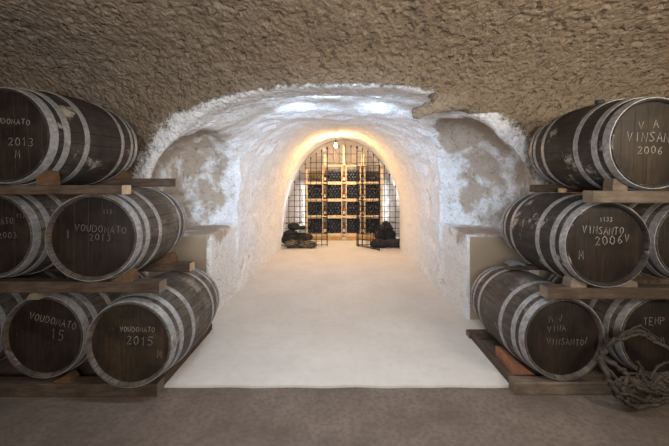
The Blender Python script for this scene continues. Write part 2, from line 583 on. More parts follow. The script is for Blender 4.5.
for i in range(len(P)):
    if gy[i] < .8:
        continue
    p = Vector((gx[i], gy[i], gz[i]))
    d = (.035 if gy[i] < 3.0 else .014) * mn.noise(p * 1.7)
    if gy[i] > 3.7:
        d += .018 * mn.noise(p * 5)
        if gy[i] < 5.6:
            d += .035 * mn.noise(p * 3 + Vector((5, 0, 0))) + .014 * mn.noise(p * 9)
    else:
        q = Vector((p.x * 20, p.y * 14, p.z * 20))
        n3 = mn.noise(q * .7 + Vector((9, 4, 1)))
        n4 = mn.noise(q * 1.4 + Vector((2, 8, 1)))
        vd = mn.voronoi(Vector((p.x * 18, p.y * 13, p.z * 18)))[0][0]
        d += rough[i] * .013 * min(vd, .9)
        d += rough[i] * (.009 * mn.noise(q) + .008 * mn.noise(q * 2.0) + .05 * max(0, n3 - .32) + .12 * max(0, n4 - .34)) + .012 * mn.noise(p * 7)
    if plinth[i]:
        d *= .2
    D[i] = d
D[BORDER[:, 0]] = 0
P = P + N * D[:, None]
P[BORDER[:, 0]] = (P[BORDER[:, 1]] + P[BORDER[:, 2]]) / 2

def shell_normals():
    a, b, c, d = (P[Q[:, k]] for k in range(4))
    fn = np.cross(c - a, d - b)
    vn = np.zeros_like(P)
    for k in range(4):
        np.add.at(vn, Q[:, k], fn)
    vn /= np.linalg.norm(vn, axis=1)[:, None] + 1e-12
    return vn
VN = shell_normals()
fc = P[Q].mean(1)
fg, ft = g0[Q].mean(1), t0[Q].mean(1)
is_gal = (fc[:, 1] < 3.62) & (fg < .03)
masks = {}
masks['ceiling'] = is_gal & (fc[:, 2] > 2.05)
rest = is_gal & ~masks['ceiling']
masks['wall_side_left'] = rest & (fc[:, 0] < -4.1)
masks['wall_side_right'] = rest & (fc[:, 0] > 4.1)
masks['wall_front'] = rest & (fc[:, 1] < .6) & (np.abs(fc[:, 0]) <= 4.1)
masks['wall_back'] = rest & (fc[:, 1] >= .6) & (np.abs(fc[:, 0]) <= 4.1)
tn = ~is_gal
masks['wall_end'] = tn & (fc[:, 1] > 9.35)
masks['wall_left'] = tn & (fc[:, 1] <= 9.35) & (fc[:, 0] < 0)
masks['wall_right'] = tn & (fc[:, 1] <= 9.35) & (fc[:, 0] >= 0)
for nm, mk in masks.items():
    q = Q[mk]
    if not len(q):
        continue
    u, inv = np.unique(q, return_inverse=True)
    inv = inv.reshape(q.shape)
    me = bpy.data.meshes.new(nm)
    me.from_pydata(P[u].tolist(), [], inv.tolist())
    for an, arr in (('paint', paint), ('tan', tanv), ('bare', bare)):
        at = me.attributes.new(an, 'FLOAT', 'POINT')
        at.data.foreach_set('value', arr[u].astype(np.float32))
    me.polygons.foreach_set('use_smooth', [True] * len(me.polygons))
    me.normals_split_custom_set_from_vertices(VN[u].tolist())
    me.materials.append(M['rock'])
    o = link(bpy.data.objects.new(nm, me))
    o['kind'] = 'structure'

# floors
FRONT = 2.53
bm = bmesh.new()
add_box(bm, -4.4, 4.4, -2.6, 4.0, -.12, 0)
o = mesh_obj('floor', bm, M['dfloor']); o['kind'] = 'structure'
bm = bmesh.new()
n = 40
poly_f, poly_b = [], []
rnd = random.Random(3)
top_f = []
for i in range(n + 1):
    x = -1.34 + 2.66 * i / n
    top_f.append((x, FRONT + .012 * mn.noise(Vector((x * 4, 0, 0)))))
outline = top_f + [(1.32, 3.45), (1.75, 3.55), (1.75, 9.55), (-1.65, 9.55), (-1.65, 3.55), (-1.34, 3.45)]
a = [bm.verts.new((x, y, .018)) for x, y in outline]
b = [bm.verts.new((x, y, -.02)) for x, y in outline]
bm.faces.new(a)
for i in range(len(a)):
    j = (i + 1) % len(a)
    bm.faces.new((a[i], b[i], b[j], a[j]))
o = mesh_obj('floor_tunnel', bm, M['wfloor']); o['kind'] = 'structure'

# ------------------------------------------------------------------ barrels
BL = .95
def rad(s, r0, R):
    u = 2 * s / BL - 1
    return R - (R - r0) * u * u

GLYPH = {
 'A': [[(0, 0), (.5, 1), (1, 0)], [(.2, .38), (.8, .38)]],
 'D': [[(0, 0), (0, 1), (.6, .9), (.95, .5), (.6, .08), (0, 0)]],
 'E': [[(.9, 0), (0, 0), (0, 1), (.9, 1)], [(0, .5), (.7, .5)]],
 'I': [[(.5, 0), (.5, 1)]],
 'M': [[(0, 0), (.12, 1), (.5, .35), (.88, 1), (1, 0)]],
 'N': [[(0, 0), (.05, 1), (.9, 0), (.95, 1)]],
 'O': [[(.5, 1), (.1, .75), (.05, .3), (.45, 0), (.9, .25), (.92, .75), (.5, 1)]],
 'P': [[(0, 0), (0, 1), (.8, .9), (.85, .6), (0, .48)]],
 'S': [[(.92, .9), (.5, 1), (.1, .78), (.5, .52), (.9, .25), (.5, 0), (.05, .12)]],
 'T': [[(0, 1), (1, 1)], [(.5, 1), (.48, 0)]],
 'U': [[(0, 1), (.05, .2), (.45, 0), (.88, .2), (.92, 1)]],
 'V': [[(0, 1), (.42, 0), (.95, 1)]],
 'Z': [[(0, 1), (1, 1), (0, 0), (1, 0)]],
 '0': [[(.5, 1), (.1, .75), (.08, .3), (.45, 0), (.88, .25), (.9, .75), (.5, 1)]],
 '1': [[(.2, .75), (.55, 1), (.5, 0)]],
 '2': [[(.08, .75), (.4, 1), (.85, .78), (.55, .4), (.05, 0), (.95, .06)]],
 '3': [[(.08, .92), (.55, 1), (.85, .75), (.4, .52), (.9, .28), (.5, 0), (.05, .12)]],
 '5': [[(.9, 1), (.2, 1), (.15, .58), (.65, .6), (.9, .3), (.5, 0), (.08, .1)]],
 '6': [[(.8, 1), (.3, .65), (.1, .25), (.45, 0), (.88, .2), (.7, .5), (.15, .35)]],
 '.': [[(.4, .42), (.55, .5)]],
 '/': [[(0, .35), (.3, 0), (1, 1)]],
}
def chalk_lines(lines, seed):
    """lines: (text, x, z, height, tilt_degrees, letter_width_factor) in head coordinates"""
    rr = random.Random(seed)
    bm = bmesh.new()
    for text, x, z, hh, tilt, wf in lines:
        ca, sa = math.cos(math.radians(tilt)), math.sin(math.radians(tilt))
        cx = 0
        for ch in text:
            w = hh * .62 * wf
            if ch != ' ':
                jy = rr.uniform(-.08, .08) * hh
                for st in GLYPH[ch]:
                    pts = []
                    for i, (px, pz) in enumerate(st):
                        lx = cx + px * w + rr.uniform(-.04, .04) * hh
                        lz = pz * hh * rr.uniform(.96, 1.04) + jy
                        pts.append((x + lx * ca - lz * sa, 0, z + lx * sa + lz * ca))
                    add_tube(bm, pts, .0026, 6, True, 1.0)
            cx += w * 1.38
    return bm

def make_barrel(label, X, Y, Zc, r0, R, stave, head, rear_dx=0, rear_dz=0, bung=None, chalk=None, chalk_mat='chalk', seed=1, roll=0.0, quarter=True):
    root = empty('wine_barrel', (X, Y, Zc - r0))
    root.rotation_euler = (math.atan2(rear_dz, BL), 0, -math.atan2(rear_dx, BL))
    tag(root, label, 'barrel', 'wine barrels stacked on timber beams')
    ro = (0, roll, 0)
    # staves with chimes
    prof = []
    nS = 22
    prof += [(.034, 0.0), (.034, r0 - .022), (.004, r0 - .015), (0, r0 - .011), (0, r0 - .003)]
    for i in range(1, nS):
        s = BL * i / nS
        prof.append((s, rad(s, r0, R)))
    prof += [(BL, r0 - .003), (BL, r0 - .011), (BL - .004, r0 - .015), (BL - .034, r0 - .022), (BL - .034, 0.0)]
    bm = bmesh.new()
    add_revolve(bm, prof, 72)
    st = mesh_obj('staves', bm, M[stave], root, True, math.radians(40))
    st.location = (0, 0, r0); st.rotation_euler = ro
    # heads
    for s0, s1 in ((.028, .040), (BL - .040, BL - .028)):
        bm = bmesh.new()
        rh = r0 - .020
        mid = (s0 + s1) / 2
        if s0 < .1:
            add_revolve(bm, [(s1, 0), (s1, rh), (s0 + .004, rh), (s0, rh - .012), (s0, 0)], 64)
        else:
            add_revolve(bm, [(s1, 0), (s1, rh - .012), (s1 - .004, rh), (s0, rh), (s0, 0)], 64)
        hd = mesh_obj('head', bm, M[head], root, True, math.radians(30))
        hd.location = (0, 0, r0)
        if s0 < .1 and chalk:
            for li, line in enumerate(chalk):
                c = mesh_obj('chalk_lettering', chalk_lines([line], seed + li), M[chalk_mat], hd, True)
                c.location = (0, .0275, 0)
                c['label'] = 'handwritten chalk lettering'
                c.scale = (1, .35, 1)
    # hoops
    hoops = [(.008, .058), (.098, .140), (.255, .295)]
    hoops = hoops + [(BL - b, BL - a) for a, b in hoops]
    for a_, b_ in hoops:
        bm = bmesh.new()
        k = 4
        outer = [(a_ + (b_ - a_) * i / k, rad(a_ + (b_ - a_) * i / k, r0, R) + .0045) for i in range(k + 1)]
        inner = [(s, r - .006) for s, r in outer[::-1]]
        add_revolve(bm, outer + inner, 72, closed=True)
        hp = mesh_obj('hoop', bm, M['hoop'], root, True, math.radians(40))
        hp.location = (0, 0, r0); hp.rotation_euler = (0, roll + random.uniform(-2, 2), 0)
    if bung:
        bm = bmesh.new()
        add_revolve(bm, [(0, 0), (0, .030), (.04, .034), (.046, .030), (.046, 0)], 20, 'Z')
        bg = mesh_obj('bung', bm, M[bung], root, True, math.radians(40))
        bg.location = (0, BL / 2 + .02, r0 + R - .012)
    return root

r0, R = .30, .352
LEFT_ROW1, LEFT_ROW2 = .425, 1.187
RIGHT_ROW1, RIGHT_ROW2 = .410, 1.127
make_barrel('barrel in the top row on the left, its head chalked 2013 and M', -2.213, 2.177, 1.883, .31, .362, 'stave_dark', 'head_brown', 0, .04, 'bung_brown',
            [('VOUDOMATO', -.12, .085, .036, -3, 1.05), ('2013', .015, -.06, .052, -3, 1.0), ('M', .055, -.15, .055, -4, .9)], 'chalk_mid', 3)
make_barrel('middle row barrel on the left, faint chalk word on its red-brown head', -1.728, 2.30, LEFT_ROW2, r0, R, 'stave_grey', 'head_brown', -.085, 0, None,
            [('113', .06, .165, .030, 0, .9), ('VOUDOMATO', -.125, .045, .048, -4, .95), ('2013', -.03, -.02, .045, -3, 1.0), ('I', -.19, 0, .06, 0, 1)], 'chalk_faint', 5)
make_barrel('middle row barrel cut by the left edge, its head chalked MATO and 03', -2.506, 2.37, LEFT_ROW2, r0, R, 'stave_grey', 'head_brown', 0, 0, None,
            [('113', .16, .13, .03, 0, .9), ('VOUDOMATO', -.16, .065, .045, 4, .9), ('2003', .03, -.02, .042, 2, 1.0)], 'chalk_faint', 6)
make_barrel('bottom row barrel beside the pale floor on the left, its head chalked 2015', -1.49, 2.33, LEFT_ROW1, r0, R, 'stave_grey', 'head_amber', 0, 0, None,
            [('.. VOUDOMATO', -.16, .085, .035, -1, .95), ('2015', -.03, -.005, .062, -5, .95), ('M', .195, -.105, .055, 0, .75)], 'chalk_mid', 8)
make_barrel('bottom row barrel chalked with a name and 15 under a thin wooden spacer', -2.20, 2.444, LEFT_ROW1, r0, R, 'stave_grey', 'head_brown', 0, 0, None,
            [('VOUDOMATO', -.12, .13, .05, -14, .95), ('15', .035, -.02, .075, -8, .9), ('.', -.06, .19, .03, 0, 1), ('.', -.2, -.01, .05, 60, 1)], 'chalk_mid', 9)
make_barrel('bottom row barrel at the left edge, only a sliver in view', -2.93, 2.45, LEFT_ROW1, r0, R, 'stave_grey', 'head_brown')
make_barrel('barrel in the top row on the right, its head chalked V A VINSANTO 2006', 2.116, 2.212, 1.836, r0, R, 'stave_dark', 'head_amber', 0, .04, 'bung_dark',
            [('V A', -.095, .095, .052, 4, 1.1), ('VINSANTO', -.175, .02, .062, -3, .95), ('2006', -.10, -.065, .05, -3, 1.05)], 'chalk', 12)
make_barrel('middle row barrel on the right, its head chalked VINSANTO 2006 with a V and M', 1.921, 2.357, RIGHT_ROW2, r0, R, 'stave_dark', 'head_brown', 0, .02, 'bung_tan',
            [('1133', -.045, .165, .03, 0, .95), ('VINSANTO', -.165, .08, .052, -2, .85), ('2006', -.075, -.005, .062, 3, 1.0), ('V', .14, .02, .05, 0, .9), ('M', -.19, -.105, .065, 0, .8)], 'chalk', 14)
make_barrel('middle row barrel at the right edge of the stack, only part of its rim showing', 2.678, 2.475, RIGHT_ROW2, r0, R, 'stave_grey', 'head_brown')
make_barrel('bottom row barrel resting above the terracotta wedge, with faint chalk writing', 1.674, 2.444, RIGHT_ROW1, r0, R, 'stave_grey', 'head_brown', -.02, 0, None,
            [('M /', -.10, .115, .05, 8, .9), ('VINA', -.11, .045, .045, 3, .95), ('VINSANTO', -.12, -.045, .045, -3, .95), ('/', .17, -.05, .05, 0, .5)], 'chalk_faint', 17)
make_barrel('bottom row barrel behind the twisted dry vine at the right edge', 2.42, 2.475, RIGHT_ROW1, r0, R, 'stave_grey', 'head_brown', 0, 0, None,
            [('TEMP', -.11, .085, .055, 0, .9), ('M', .02, -.06, .05, 0, .9)], 'chalk_mid', 18)

# ------------------------------------------------------------------ timber
def beam(label, x0, x1, y0, y1, z0, z1, wood='beam', cut='cut', seed=0, name='timber_beam'):
    root = Vector(((x0 + x1) / 2, (y0 + y1) / 2, z0))
    bm = bmesh.new()
    hx, hy, hz = (x1 - x0) / 2, (y1 - y0) / 2, z1 - z0
    nseg = 14
    long_x = hx > hy
    rings = []
    for i in range(nseg + 1):
        s = -1 + 2 * i / nseg
        ring = []
        c = .006
        wu = hy if long_x else hx
        for uu, wv in ((-wu, c), (-wu, hz - c), (-wu + c, hz), (wu - c, hz), (wu, hz - c), (wu, c), (wu - c, 0), (-wu + c, 0)):
            nz = abs(.004 * mn.noise(Vector((s * 5 + seed, uu * 3, wv * 3))))
            nz = -nz if wv > hz / 2 else nz
            ring.append(bm.verts.new((s * hx, uu, wv + nz) if long_x else (uu, s * hy, wv + nz)))
        rings.append(ring)
    m = len(rings[0])
    for ra, rb in zip(rings, rings[1:]):
        for k in range(m):
            bm.faces.new((ra[k], ra[(k + 1) % m], rb[(k + 1) % m], rb[k]))
    for r in (rings[0], rings[-1]):
        bm.faces.new(r).material_index = 1
    o = mesh_obj(name, bm, [M[wood], M[cut]])
    o.location = root
    tag(o, label, 'beam', 'timber beams under the barrels')
    return o

beam('front timber beam under the top left barrel, with a pale cut end', -3.3, -1.455, 2.21, 2.31, 1.492, 1.556, seed=1)
beam('rear timber beam under the top left barrel, end jutting towards the tunnel', -3.3, -1.535, 3.0, 3.1, 1.535, 1.612, 'beam', 'beam', seed=2)
beam('front timber beam carrying the middle left row above the barrels chalked 2015 and 15', -3.4, -1.275, 2.34, 2.44, .788, .869, 'beam', 'cutg', seed=3)
beam('rear timber beam carrying the middle left row, beside the tan plinth', -3.4, -1.335, 2.95, 3.05, .775, .850, 'beam', 'cut', seed=4)
beam('floor beam along the front under the bottom left row of barrels', -3.4, -1.335, 2.42, 2.52, 0, .096, 'beam', 'cutg', seed=5)
beam('rear floor beam under the bottom left row of barrels', -3.4, -1.41, 3.08, 3.18, 0, .097, 'beam', 'beam', seed=6)
beam('long timber on the floor beside the tunnel, under the left barrels', -1.40, -1.345, 2.53, 3.5, .0, .085, 'beam', 'cutg', seed=7)
beam('front timber beam under the top right barrel, with a grey weathered end', 1.735, 3.3, 2.25, 2.35, 1.432, 1.517, 'beamg', 'cutg', seed=8)
beam('rear timber beam under the top right barrel, end against the rock', 1.80, 3.3, 3.03, 3.12, 1.485, 1.555, 'beam', 'beam', seed=9)
beam('front timber beam carrying the middle right row, pale block on its end', 1.52, 3.4, 2.40, 2.50, .722, .808, 'beam', 'cutg', seed=10)
beam('rear timber beam carrying the middle right row, end near the plinth', 1.57, 3.4, 3.04, 3.14, .765, .805, 'beam', 'beam', seed=11)
beam('floor beam along the front under the bottom right row of barrels', 1.30, 2.95, 2.44, 2.53, 0, .094, 'beamg', 'cutg', seed=12)
beam('rear floor beam under the bottom right row of barrels', 1.30, 3.3, 3.29, 3.38, 0, .075, 'beam', 'cutg', seed=13)
beam('long timber on the floor beside the tunnel, under the right barrels', 1.315, 1.365, 2.535, 3.285, .0, .075, 'beam', 'cutg', seed=14)

def chock(label, bx, side, rr, ztop, y0, y1, h, mat='chock', end='cut', extra=.05, name='wooden_chock', d0=.012):
    """a wedge lying on a beam at height ztop, hollowed to the barrel (radius rr, axis at bx) it steadies"""
    cz = rr
    def dx(hh):
        return math.sqrt(max(1e-6, rr * rr - (rr - hh) ** 2)) + .005
    pts = []
    for i in range(6):
        hh = d0 + (h - d0) * i / 5
        pts.append((dx(hh), hh))
    pts.append((pts[-1][0] + extra * .55, h * .92))
    pts.append((pts[5][0] + extra * .95, h * .55))
    pts.append((pts[5][0] + extra, 0))
    pts.append((pts[0][0], 0))
    if side < 0:
        pts = [(-x, z) for x, z in pts][::-1]
    bm = bmesh.new()
    cxm = sum(p[0] for p in pts) / len(pts)
    add_prism(bm, [(x - cxm, z) for x, z in pts], y0 - (y0 + y1) / 2, (y1 - y0) / 2, 0, None)
    # the outward faces show the pale cut
    bm.normal_update()
    for f in bm.faces:
        if f.normal.x * side > .6 and abs(f.normal.y) < .3 and f.calc_center_median().x * side > .0:
            f.material_index = 1
    o = mesh_obj(name, bm, [M[mat], M[end]])
    o.location = (bx + cxm, (y0 + y1) / 2, ztop)
    tag(o, label, 'chock', 'wooden chocks wedging the barrels')
    return o

chock('rounded wooden chock with a pale end beside the top left barrel, on its front beam', -2.213, 1, .330, 1.556, 2.215, 2.30, .10, extra=.03, d0=.05)
chock('small pale wooden chock beside the top left barrel, on its rear beam', -2.213, 1, .345, 1.612, 3.0, 3.09, .07, extra=.06)
chock('wooden chock with a pale end under the red-brown headed middle left barrel', -1.711, 1, .318, .869, 2.345, 2.43, .075, extra=.025)
chock('brown wooden chock under the middle left barrel, on the rear beam by the plinth', -1.77, 1, .338, .850, 2.95, 3.04, .09, extra=.05, end='chock')
chock('wooden chock on the floor beam beside the barrel chalked 15', -2.20, 1, .318, .096, 2.43, 2.51, .05, extra=.05, end='chock')
chock('pinkish terracotta wedge under the bottom right barrel beside the pale floor', 1.64, -1, .335, .074, 2.56, 2.80, .11, mat='brick', end='brick', extra=.05, name='terracotta_wedge') if False else None
chock('pale square block on the beam end beside the middle barrel chalked VINSANTO', 1.921, -1, .318, .808, 2.405, 2.49, .07, mat='cutg', end='cut', extra=.03, d0=.02)
chock('brown wooden block on the beam under the top right barrel', 2.116, -1, .318, 1.517, 2.26, 2.345, .085, mat='beamg', end='chock', extra=.02, d0=.03)
chock('wooden block between the two middle right barrels, on the front beam', 1.921, 1, .318, .808, 2.41, 2.49, .055, mat='beamg', end='beamg', extra=.08)

def slip(label, x0, x1, y0, y1, z0, z1, mat, name='wooden_spacer'):
    bm = bmesh.new()
    add_prism(bm, [(-(x1 - x0) / 2, 0), ((x1 - x0) / 2, 0), ((x1 - x0) / 2 - .01, (z1 - z0)), (-(x1 - x0) / 2 + .03, (z1 - z0) * .8)], -(y1 - y0) / 2, (y1 - y0) / 2)
    o = mesh_obj(name, bm, M[mat])
    o.location = ((x0 + x1) / 2, (y0 + y1) / 2, z0)
    tag(o, label, 'spacer')
    return o
slip('thin pale wooden spacer between the barrel chalked 15 and the beam above', -2.25, -2.155, 2.37, 2.50, .7315, .787, 'cutg')
# terracotta wedge on the floor under the bottom right barrel
bm = bmesh.new()
add_prism(bm, [(-.07, 0), (.155, 0), (.13, .035), (.05, .09), (0, .125), (-.07, .145)], -.14, .14)
o = mesh_obj('terracotta_block', bm, M['brick'])
o.location = (1.445, 2.76, 0)
tag(o, 'pinkish terracotta block wedged under the bottom right barrel beside the pale floor', 'block')
# grey rag on the rear right beam
bm = bmesh.new()
pts = []
for i in range(9):
    for j in range(7):
        x, y = i / 8 - .5, j / 6 - .5
        z = .045 - .05 * (x * x + y * y) * 2 + .02 * mn.noise(Vector((x * 5, y * 5, 2)))
        bm.verts.new((x * .16, y * .13, max(z, .004)))
bm.verts.ensure_lookup_table()
for i in range(8):
    for j in range(6):
        bm.faces.new([bm.verts[k] for k in (i * 7 + j, (i + 1) * 7 + j, (i + 1) * 7 + j + 1, i * 7 + j + 1)])
ret = bmesh.ops.extrude_face_region(bm, geom=bm.faces[:])
for v in [g for g in ret['geom'] if isinstance(g, bmesh.types.BMVert)]:
    v.co.z = max(v.co.z - .012, 0)
o = mesh_obj('crumpled_rag', bm, M['grey'], None, True)
o.location = (1.64, 3.09, .806)
tag(o, 'crumpled grey rag on the beam end behind the right barrels by the plinth', 'rag')

# ------------------------------------------------------------------ dry vine at the right
def px(x, y, Y):
    return Vector(((x - VX) / F * Y, Y, EYE - (y - VY) / F * Y))
vine = empty('twisted_vine', px(640, 408, 2.3))
tag(vine, 'ring of twisted dry vine branches leaning on the bottom right barrels', 'dry vine')
vo = vine.location.copy()
def branch(path, r_a, r_b, seed, wig=.018):
    rr = random.Random(seed)
    ctrl = [px(*p) - vo for p in path]
    pts = []
    for i in range(len(ctrl) - 1):
        p0 = ctrl[max(i - 1, 0)]; p1 = ctrl[i]; p2 = ctrl[i + 1]; p3 = ctrl[min(i + 2, len(ctrl) - 1)]
        for k in range(7):
            t = k / 7
            pts.append(.5 * ((2 * p1) + (p2 - p0) * t + (2 * p0 - 5 * p1 + 4 * p2 - p3) * t * t + (3 * p1 - p0 - 3 * p2 + p3) * t ** 3))
    pts.append(ctrl[-1])
    out, rs = [], []
    for i, p in enumerate(pts):
        f = i / (len(pts) - 1)
        nz = Vector((mn.noise(Vector((i * .62, seed, 0))), mn.noise(Vector((i * .62, seed, 7))), mn.noise(Vector((i * .62, seed, 13)))))
        q = p + nz * wig
        rad_ = (r_a + (r_b - r_a) * f) * (1 + .35 * mn.noise(Vector((i * .8, seed, 3))))
        q.z = max(q.z, rad_ + .003 - vo.z)
        out.append(q); rs.append(max(.004, rad_))
    bm = bmesh.new()
    add_tube(bm, out, rs, 9)
    mesh_obj('branch', bm, M['vine'], vine, True)
B = [
 ([(601, 358, 2.30), (608, 345, 2.32), (622, 336, 2.34), (634, 331, 2.33), (645, 333, 2.33), (657, 342, 2.33), (672, 352, 2.33), (690, 372, 2.3), (697, 392, 2.28), (684, 404, 2.26)], .019, .012),
 ([(604, 352, 2.31), (612, 341, 2.29), (626, 338, 2.31), (640, 334, 2.30), (652, 341, 2.30), (668, 349, 2.29), (684, 366, 2.27)], .012, .008),
 ([(599, 356, 2.29), (606, 374, 2.25), (614, 389, 2.24), (624, 400, 2.22), (636, 407, 2.22), (648, 405, 2.22), (667, 401, 2.22), (686, 396, 2.24)], .020, .013),
 ([(605, 359, 2.28), (619, 368, 2.25), (627, 376, 2.24), (623, 390, 2.22), (630, 399, 2.21), (640, 401, 2.22)], .017, .011),
 ([(639, 367, 2.30), (645, 381, 2.27), (652, 386, 2.25), (660, 377, 2.26), (669, 385, 2.25), (682, 388, 2.25)], .018, .011),
 ([(613, 392, 2.26), (632, 401, 2.25), (649, 397, 2.24), (657, 388, 2.24), (666, 391, 2.25), (680, 380, 2.27)], .014, .011),
 ([(602, 362, 2.31), (612, 381, 2.30), (621, 392, 2.29), (640, 397, 2.27), (654, 402, 2.24)], .013, .010),
 ([(606, 372, 2.27), (617, 378, 2.29), (630, 383, 2.26), (640, 392, 2.25), (655, 396, 2.27), (670, 396, 2.26)], .012, .008),
 ([(625, 372, 2.27), (633, 384, 2.24), (646, 391, 2.22), (660, 393, 2.23), (676, 400, 2.24)], .013, .009),
 ([(649, 380, 2.28), (657, 368, 2.30), (668, 362, 2.31), (680, 360, 2.30)], .010, .006),
 ([(636, 378, 2.24), (641, 368, 2.27), (637, 361, 2.28)], .009, .005),
 ([(600, 352, 2.28), (606, 366, 2.27), (618, 379, 2.23), (628, 386, 2.22), (642, 383, 2.24), (655, 389, 2.23), (672, 379, 2.26)], .009, .006),
 ([(610, 384, 2.23), (622, 378, 2.24), (634, 373, 2.27), (648, 376, 2.27), (660, 386, 2.25), (674, 393, 2.23)], .009, .006),
 ([(616, 397, 2.22), (628, 394, 2.20), (642, 400, 2.20), (656, 401, 2.20), (670, 397, 2.20)], .012, .008),
 ([(618, 336, 2.30), (630, 330, 2.31), (640, 326, 2.32), (648, 331, 2.32), (660, 340, 2.31)], .008, .005),
]
for i, (p, a_, b_) in enumerate(B):
    branch(p, a_, b_, i + 1)

# ------------------------------------------------------------------ wine rack at the far end
RY0, RY1 = 8.93, 9.27
PX = [-.881, -.38, .136, .64, 1.16]
SZ = [.17, .656, 1.109, 1.57, 2.03]
rack = empty('wine_rack', (.136, (RY0 + RY1) / 2, .018))
tag(rack, 'pale wooden wine rack filling the end of the tunnel, full of bottles', 'wine rack')
RO = rack.location.copy()
def rpart(name, boxes, mat, parent=rack, bev=.004):
    bm = bmesh.new()
    for x0, x1, y0, y1, z0, z1 in boxes:
        add_box(bm, x0 - RO.x, x1 - RO.x, y0 - RO.y, y1 - RO.y, z0 - RO.z, z1 - RO.z)
    return mesh_obj(name, bm, M[mat], parent)
tops = [1.93, 2.34, 2.60, 2.36, 1.98]
for i, x in enumerate(PX):
    if i in (0, 4):
        rpart('post', [(x - .035, x + .035, RY0, RY1, .018, tops[i])], 'pine')
    else:
        w = .072
        po = rpart('post', [(x - w, x - w + .022, RY0, RY1, .018, 2.05), (x + w - .022, x + w, RY0, RY1, .018, 2.05),
                            (x - w, x + w, RY1 - .11, RY1 - .09, .018, 2.05), (x - .036, x + .036, RY0 + .02, RY0 + .10, 2.05, tops[i])], 'pine')
for z in SZ:
    for i in range(4):
        xa = PX[i] + (.035 if i == 0 else .072); xb = PX[i + 1] - (.035 if i == 3 else .072)
        if z > 2 :
            if i in (0, 3):
                continue
            rpart('shelf', [(xa, xb, RY0 + .01, RY1, z - .012, z + .01)], 'pine')
        else:
            rpart('shelf', [(xa, xb, RY0, RY1, z - .042, z + .038)], 'pine')
for i in (1, 2, 3):
    for z in SZ[:4]:
        rpart('niche_shelf', [(PX[i] - .05, PX[i] + .05, RY0 + .005, RY1 - .115, z - .02, z + .02)], 'pine')
rpart('plinth_board', [(PX[0] - .03, PX[4] + .03, RY0 - .02, RY0, .018, .128)], 'pine_base')
rpart('back_panel', [(PX[0] - .03, PX[4] + .03, RY1, RY1 + .012, .018, 1.90)], 'beam')
rpart('name_plate', [(.08, .19, RY0 - .026, RY0 - .02, .05, .10)], 'label')
# diagonal lattice over the upper left bin
bm = bmesh.new()
xa, xb, za, zb = PX[0] + .036, PX[1] - .073, SZ[3] + .04, 1.92
for sgn in (1, -1):
    c = -1.0
    while c < 1.2:
        seg = []
        for k in range(41):
            x = xa + (xb - xa) * k / 40
            z = za + c + sgn * (x - (xa if sgn > 0 else xb))
            if sgn < 0:
                z = za + c + (xb - x)
            lim = zb
            if za <= z <= lim:
                seg.append((x - RO.x, RY0 - .006 - RO.y, z - RO.z))
        if len(seg) > 1:
            add_tube(bm, [seg[0], seg[-1]], .006, 5)
        c += .075
mesh_obj('lattice', bm, M['straw'], rack)

# lying bottles, base to the front
def bottle_profile():
    return [(0, 0), (.004, .030), (.010, .0375), (.19, .0375), (.215, .030), (.235, .016), (.285, .0145), (.29, .0165), (.30, .0165), (.302, .0145), (.302, 0)]
bm = bmesh.new()
add_revolve(bm, bottle_profile(), 16)
first = mesh_obj('wine_bottle', bm, M['glass'], None, True, math.radians(50))
colw = ['first', 'second', 'third', 'fourth']
roww = ['bottom', 'second lowest', 'second highest', 'top']
used = False
for ci in range(4):
    xa = PX[ci] + (.035 if ci == 0 else .072); xb = PX[ci + 1] - (.035 if ci == 3 else .072)
    for ri in range(4):
        z0 = SZ[ri] + .038 + .038
        rr = random.Random(ci * 10 + ri)
        for k in range(5 if ri < 3 else 4):
            hexo = .5 if k % 2 else 0.0
            nb = 4 if not hexo else 4
            pitch = (xb - xa - .078) / 3.5
            for j in range(nb):
                x = xa + .039 + (j + hexo) * pitch
                z = z0 + k * .0705
                if ri == 3:
                    if ci == 0 and z > 1.86 - .0 + .35 * (x - PX[1] + .07): continue
                    if ci == 3 and z > 1.88 - .35 * (x - PX[3] - .07): continue
                if ri < 3 and k == 4 and (rr.random() < .15):
                    continue
                if not used:
                    o = first; used = True
                else:
                    o = first.copy(); link(o)
                o.location = (x, RY0 + .015 + rr.uniform(0, .02), z)
                tag(o, 'dark wine bottle lying in the %s row, %s column of the rack' % (roww[ri], colw[ci]), 'bottle',
                    'bottles in the %s row, %s column' % (roww[ri], colw[ci]))
# standing bottles in the post niches
def sprof():
    return [(0, 0), (0, .033), (.004, .036), (.175, .036), (.205, .028), (.222, .0145), (.285, .0135), (.287, .0155), (.298, .0155), (.298, 0)]
pw = ['left', 'middle', 'right']
for i in (1, 2, 3):
    for ri in range(4):
        root = empty('display_bottle', (PX[i], RY0 + .075, SZ[ri] + .02))
        tag(root, 'bottle standing in the %s post of the rack, %s niche' % (pw[i - 1], roww[ri]), 'bottle', 'display bottles in the rack posts')
        bm = bmesh.new(); add_revolve(bm, sprof(), 20, 'Z')
        mesh_obj('bottle_glass', bm, M['red' if i == 2 else ('brownglass' if (ri + i) % 2 else 'glass')], root, True, math.radians(50))
        bm = bmesh.new(); add_revolve(bm, [(.05, .0365), (.05, .0372), (.13, .0372), (.13, .0365)], 20, 'Z', closed=True)
        mesh_obj('paper_label', bm, M['label'], root, True, math.radians(50))
        bm = bmesh.new(); add_revolve(bm, [(.235, .0146), (.235, .0165), (.300, .0165), (.300, 0)], 16, 'Z')
        mesh_obj('foil', bm, M['foil'], root, True, math.radians(50))
# yellow tag hanging in the rack's lower right bin
bm = bmesh.new()
add_prism(bm, [(-.025, 0), (.025, 0), (.03, .05), (.012, .075), (.028, .10), (.0, .15), (-.02, .10), (-.012, .07), (-.03, .04)], -.003, .003)
o = mesh_obj('yellow_tag', bm, M['yellow'])
o.location = (1.085, RY0 - .006, .32)
tag(o, 'small yellow tag at the lower right bin of the rack', 'tag')

